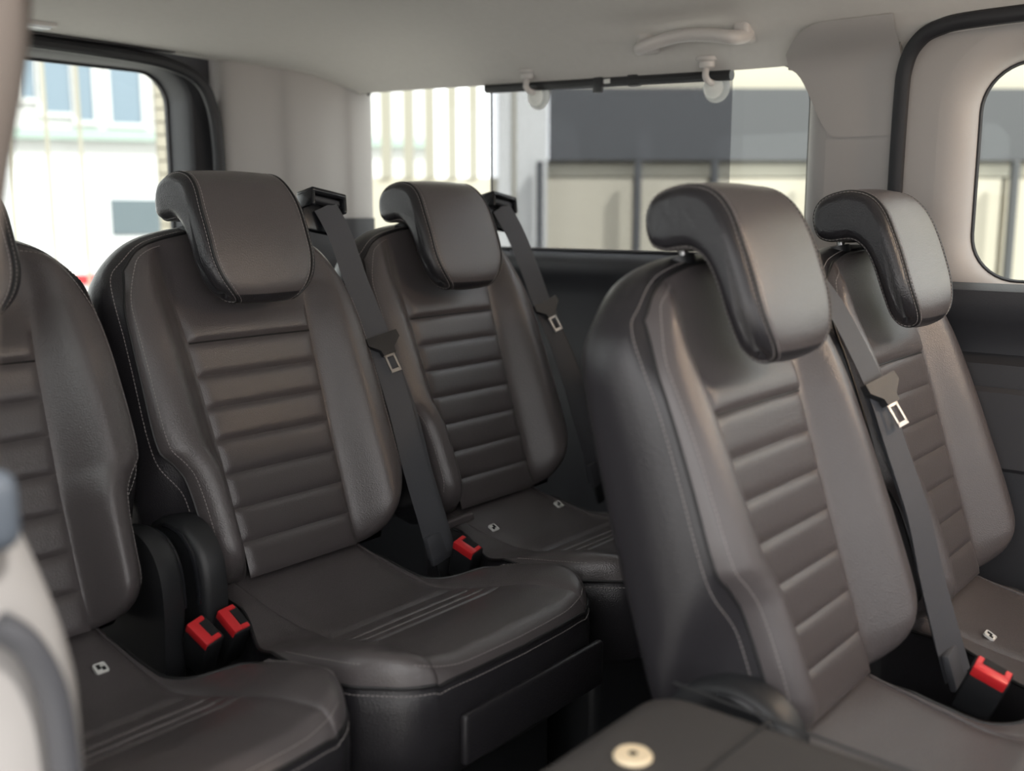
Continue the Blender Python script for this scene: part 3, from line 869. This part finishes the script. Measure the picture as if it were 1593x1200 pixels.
# ================================================================== OUTSIDE
GZ = -.55
CONC = mat('pale_concrete', (.45, .435, .41), .8, var=.06, vscale=1.5)
CREAMW = mat('cream_wall', (.40, .37, .30), .7, var=.04, vscale=2)
WHITEW = mat('white_render', (.50, .50, .49), .7)
BAND = mat('dark_sign_board', (.055, .057, .061), .6)
POST = mat('dark_post', (.05, .052, .055), .5)
MULL = mat('cream_mullion', (.27, .255, .205), .5)
BRICK = mat('beige_brick', (.27, .25, .20), .8, var=.08, vscale=20)
BLUEW = mat('blue_grey_pane', (.15, .20, .245), .4)
struct(obj('ground', *boxm(-30, 40, -30, 45, GZ-.1, GZ), CONC, smooth=False), 'pale concrete ground outside the van', 'ground')

class Plane:
    """a wall standing across a bearing (degrees from +Y toward +X) at distance D from the van door"""
    def __init__(s, bear, D, turn=0):
        b = R(bear); s.o = Vector((D*math.sin(b), D*math.cos(b), ZO))
        b2 = R(bear + turn); s.r = Vector((math.cos(b2), -math.sin(b2), 0)); s.f = Vector((math.sin(b2), math.cos(b2), 0))
    def M(s): return Matrix.Translation(s.o) @ Matrix((s.r, s.f, Vector((0, 0, 1)))).transposed().to_4x4()
W1 = Plane(54.9, 7.0, -5)
MW = W1.M(); K = 7.0/1612
def e_(px): return (px - 920) * K
def z_(py): return (331 - py) * K
gz = GZ - ZO
def wbox(name, x0, x1, y0, y1, z0, z1, m, parent=None, bev=0):
    return obj(name, *xform(boxm(x0, x1, y0, y1, z0, z1, bev), MW), m, parent, smooth=False)
hall = empty('hall_wall', MW @ Vector((0, 0, gz)))
def hbox(name, x0, x1, y0, y1, z0, z1, m, bev=0):
    o = obj(name, *xform(boxm(x0, x1, y0, y1, z0, z1, bev), Matrix.Translation(-hall.location) @ MW), m, hall, smooth=False); return o
struct(hall, 'cream outer wall of the neighbouring hall seen through the side windows', 'wall')
hbox('upper_wall', e_(846), 9, .06, .30, z_(152), 3.2, CREAMW)
hbox('lower_wall', e_(846), 9, .10, .30, gz, z_(254), CREAMW)
hbox('corner_column', e_(775), e_(850), -.02, .30, gz, 3.2, WHITEW)
hbox('column_groove', e_(797), e_(803), -.03, -.015, gz, 3.2, MULL)
hbox('sill_wall', e_(480), e_(775), .02, .28, gz, z_(281), CREAMW)
hbox('lintel', e_(480), e_(775), .02, .28, z_(60), 3.2, CREAMW)
for pxx in (606, 640, 672, 706, 738):
    hbox('mullion', e_(pxx-7), e_(pxx+7), .0, .12, z_(281), z_(60), MULL)
xs = [(846, 985), (985, 1100), (1100, 1255), (1255, 1402), (1402, 1553), (1553, 1700)]
for i, (a0, a1) in enumerate(xs):
    hbox('fence_board', e_(a0+4), e_(a1-4), .03, .09, gz+.05, z_(281), CREAMW, .006)
hbox('cap_rail', e_(846), e_(1702), .02, .09, z_(279), z_(262), MULL)
bd = empty('sign_board', MW @ Vector((e_(1300), 0, z_(205)))); 
obj('panel', *xform(boxm(e_(853), 5.5, -.03, .05, z_(256), z_(150), .004), Matrix.Translation(-bd.location) @ MW), BAND, bd, smooth=False)
tag(bd, 'long dark grey board high on the cream wall outside', 'board')
pl = ['leftmost dark post against the cream wall, near the sunshade left half', 'dark post on the cream wall seen just left of the large front headrest', 'dark post on the cream wall seen above the large front headrest', 'dark post on the cream wall beside the door pillar', None, 'dark post on the cream wall seen through the sliding door window']
for pxx, lb in zip((838, 985, 1100, 1255, 1402, 1553), pl):
    if lb is None: continue
    p = empty('fence_post', MW @ Vector((e_(pxx), -.10, gz)))
    obj('upright', *xform(boxm(-.022, .022, -.03, .03, 0, z_(258)-gz, .006), Matrix.Rotation(R(-49.9), 4, 'Z')), POST, p, smooth=False)
    obj('foot_plate', *boxm(-.06, .06, -.06, .06, 0, .012), POST, p, smooth=False)
    tag(p, lb, 'post', 'posts along the cream wall')

# behind the van: glazing bars, brick column, white building, parked vehicles
W2 = Plane(28.6, 6.0); M2_ = W2.M(); K2 = 6.0/1612
def e2(px): return (px - 145) * K2 * 1.03
bc = empty('brick_column', M2_ @ Vector((e2(251), 0, gz)))
tag(bc, 'beige brick column at the right side of the rear window view', 'column')
IM = Matrix.Translation(-bc.location) @ M2_
obj('core', *xform(boxm(e2(241), e2(262), .0, .2, gz, 1.7), IM), mat('mortar', (.19, .175, .145), .9), bc, smooth=False)
zz = gz; row = 0
while zz < 1.7:
    cut = .5 if row % 2 else .62
    xa, xb = e2(240), e2(263); xm = lerp(xa, xb, cut)
    obj('brick', *xform(boxm(xa, xm-.003, -.012, .19, zz+.003, zz+.062), IM), BRICK, bc, smooth=False)
    obj('brick', *xform(boxm(xm+.003, xb, -.012, .19, zz+.003, zz+.062), IM), BRICK, bc, smooth=False)
    zz += .068; row += 1
gb = ['leftmost thin cream glazing bar behind the rear window', 'second thin cream glazing bar from the left behind the rear window', 'third thin cream glazing bar, left of the brick column']
for pxx, lb in zip((50, 98, 140), gb):
    o = empty('glazing_bar', M2_ @ Vector((e2(pxx), .05, gz)))
    obj('bar', *xform(boxm(-.010, .010, -.02, .02, 0, 3.2), Matrix.Rotation(R(-28.6), 4, 'Z')), MULL, o, smooth=False)
    obj('foot', *boxm(-.04, .04, -.04, .04, 0, .02), MULL, o, smooth=False)
    tag(o, lb, 'bar', 'glazing bars')
W3 = Plane(28.6, 22.0); M3_ = W3.M(); K3 = 22.0/1612
def e3(px): return (px - 145) * K3 * 1.03
def z3(py): return (345 - py) * K3
bl = empty('white_building', M3_ @ Vector((0, 0, gz)))
IB = Matrix.Translation(-bl.location) @ M3_
tag(bl, 'white building with blue grey windows beyond the rear window', 'building')
obj('wall', *xform(boxm(-7, 7, .1, 4, gz, 6.5), IB), WHITEW, bl, smooth=False)
obj('roof_edge', *xform(boxm(-7.2, 7.2, -.1, 4.2, 6.5, 6.8), IB), WHITEW, bl, smooth=False)
for (a0, a1, b0, b1) in ((-60, -20, 110, 190), (14, 38, 109, 182), (68, 88, 112, 192), (95, 134, 114, 210), (138, 160, 114, 220), (182, 222, 114, 222), (245, 285, 114, 222)):
    wv = obj('window', *xform(merge([boxm(e3(a0)-.08, e3(a1)+.08, .02, .12, z3(b1)-.08, z3(b1)), boxm(e3(a0)-.08, e3(a1)+.08, .02, .12, z3(b0), z3(b0)+.08), boxm(e3(a0)-.08, e3(a0), .02, .12, z3(b1), z3(b0)), boxm(e3(a1), e3(a1)+.08, .02, .12, z3(b1), z3(b0))]), IB), WHITEW, bl, smooth=False)
    obj('pane', *xform(boxm(e3(a0), e3(a1), .06, .11, z3(b1), z3(b0)), IB), BLUEW, wv, smooth=False)
obj('ledge', *xform(boxm(-7, 7, -.1, .1, z3(246), z3(232)), IB), mat('pale_green_ledge', (.28, .36, .32), .6), bl, smooth=False)

WPAINT = mat('white_paint', (.60, .61, .62), .25, coat=.4)
TYRE = mat('tyre_rubber', (.02, .02, .022), .8)
CARGLASS = mat('dark_car_glass', (.10, .125, .14), .2)
def wheel(parent, x, y, z, r, w_):
    n = 28
    def ring(rr, yy): return [(x + rr*math.cos(2*math.pi*k/n), yy, z + rr*math.sin(2*math.pi*k/n)) for k in range(n)]
    t = obj('wheel', *loft([ring(r*.6, y-w_/2), ring(r*.93, y-w_/2), ring(r, y-w_*.3), ring(r, y+w_*.3), ring(r*.93, y+w_/2), ring(r*.6, y+w_/2)], cap0=True, cap1=True), TYRE, parent)
    obj('rim', *loft([ring(r*.05, y-w_*.56), ring(r*.5, y-w_*.53), ring(r*.62, y-w_*.505)], cap0=True), mat('alloy', (.5, .5, .52), .3, .8), t)
def body(prof, y0, y1, inset=.06):
    rr = []
    for y, s_ in ((y0, .97), (y0+inset, 1), (y1-inset, 1), (y1, .97)):
        rr.append([(x*s_, y, z) for x, z in prof])
    return loft(rr, cap0=True, cap1=True)
# white panel van, side on
pv = empty('white_van', W3.o + W3.f*-5.0 + W3.r*-.2 + Vector((0, 0, gz)))
pv.rotation_euler = (0, 0, R(-28.6 + 8))
tag(pv, 'large white van parked behind the rear window', 'van')
vp = [(p.x, p.y) for p in catmull([(-2.6, .35, 0), (-2.62, 1.4, 0), (-2.55, 2.0, 0), (-2.3, 2.15, 0), (.4, 2.15, 0), (.9, 2.0, 0), (1.45, 1.25, 0), (2.1, 1.02, 0), (2.35, .8, 0), (2.35, .35, 0)], 4)]
obj('body', *body(vp, -1.0, 1.0), WPAINT, pv, sharp=40)
obj('side_window', *boxm(.35, 1.15, -1.03, -.98, 1.22, 1.75, .02), CARGLASS, pv, smooth=False)
obj('sill', *boxm(-2.3, 2.1, -1.02, 1.02, .28, .40, .02), TYRE, pv, smooth=False)
obj('bumper', *boxm(2.2, 2.42, -.95, .95, .3, .6, .04), mat('bumper_grey', (.12, .13, .14), .5), pv, smooth=False)
obj('door_line', *boxm(-.02, .0, -1.012, -.99, .45, 2.0), mat('shut_line', (.35, .36, .37), .6), pv, smooth=False)
for wx in (-1.6, 1.55):
    for wy in (-.92, .92): wheel(pv, wx, wy, .33, .33, .2)
# pale car with a red tail lamp
pc = empty('pale_car', W3.o + W3.f*-8.0 + W3.r*-1.25 + Vector((0, 0, gz)))
pc.rotation_euler = (0, 0, R(-28.6 - 6))
tag(pc, 'pale car with a red tail lamp low in the rear window view', 'car')
cp_ = [(p.x, p.y) for p in catmull([(-1.9, .28, 0), (-1.95, .62, 0), (-1.5, .82, 0), (-.85, .90, 0), (-.35, 1.28, 0), (.6, 1.34, 0), (1.0, 1.02, 0), (1.25, .95, 0), (1.32, .6, 0), (1.28, .28, 0)], 4)]
obj('body', *body(cp_, -.8, .8), WPAINT, pc, sharp=40)
obj('windscreen', *xform(boxm(-.02, .02, -.68, .68, -.26, .26, .01), Matrix.Translation((-.62, 0, 1.09)) @ Matrix.Rotation(R(52), 4, 'Y')), CARGLASS, pc, smooth=False)
obj('side_window', *boxm(-.35, .6, -.815, -.79, .95, 1.22, .02), CARGLASS, pc, smooth=False)
obj('tail_lamp', *boxm(1.14, 1.36, -.83, -.60, .72, .84, .02), RED, pc, smooth=False)
for wx in (-1.25, .75):
    for wy in (-.74, .74): wheel(pc, wx, wy, .30, .30, .18)
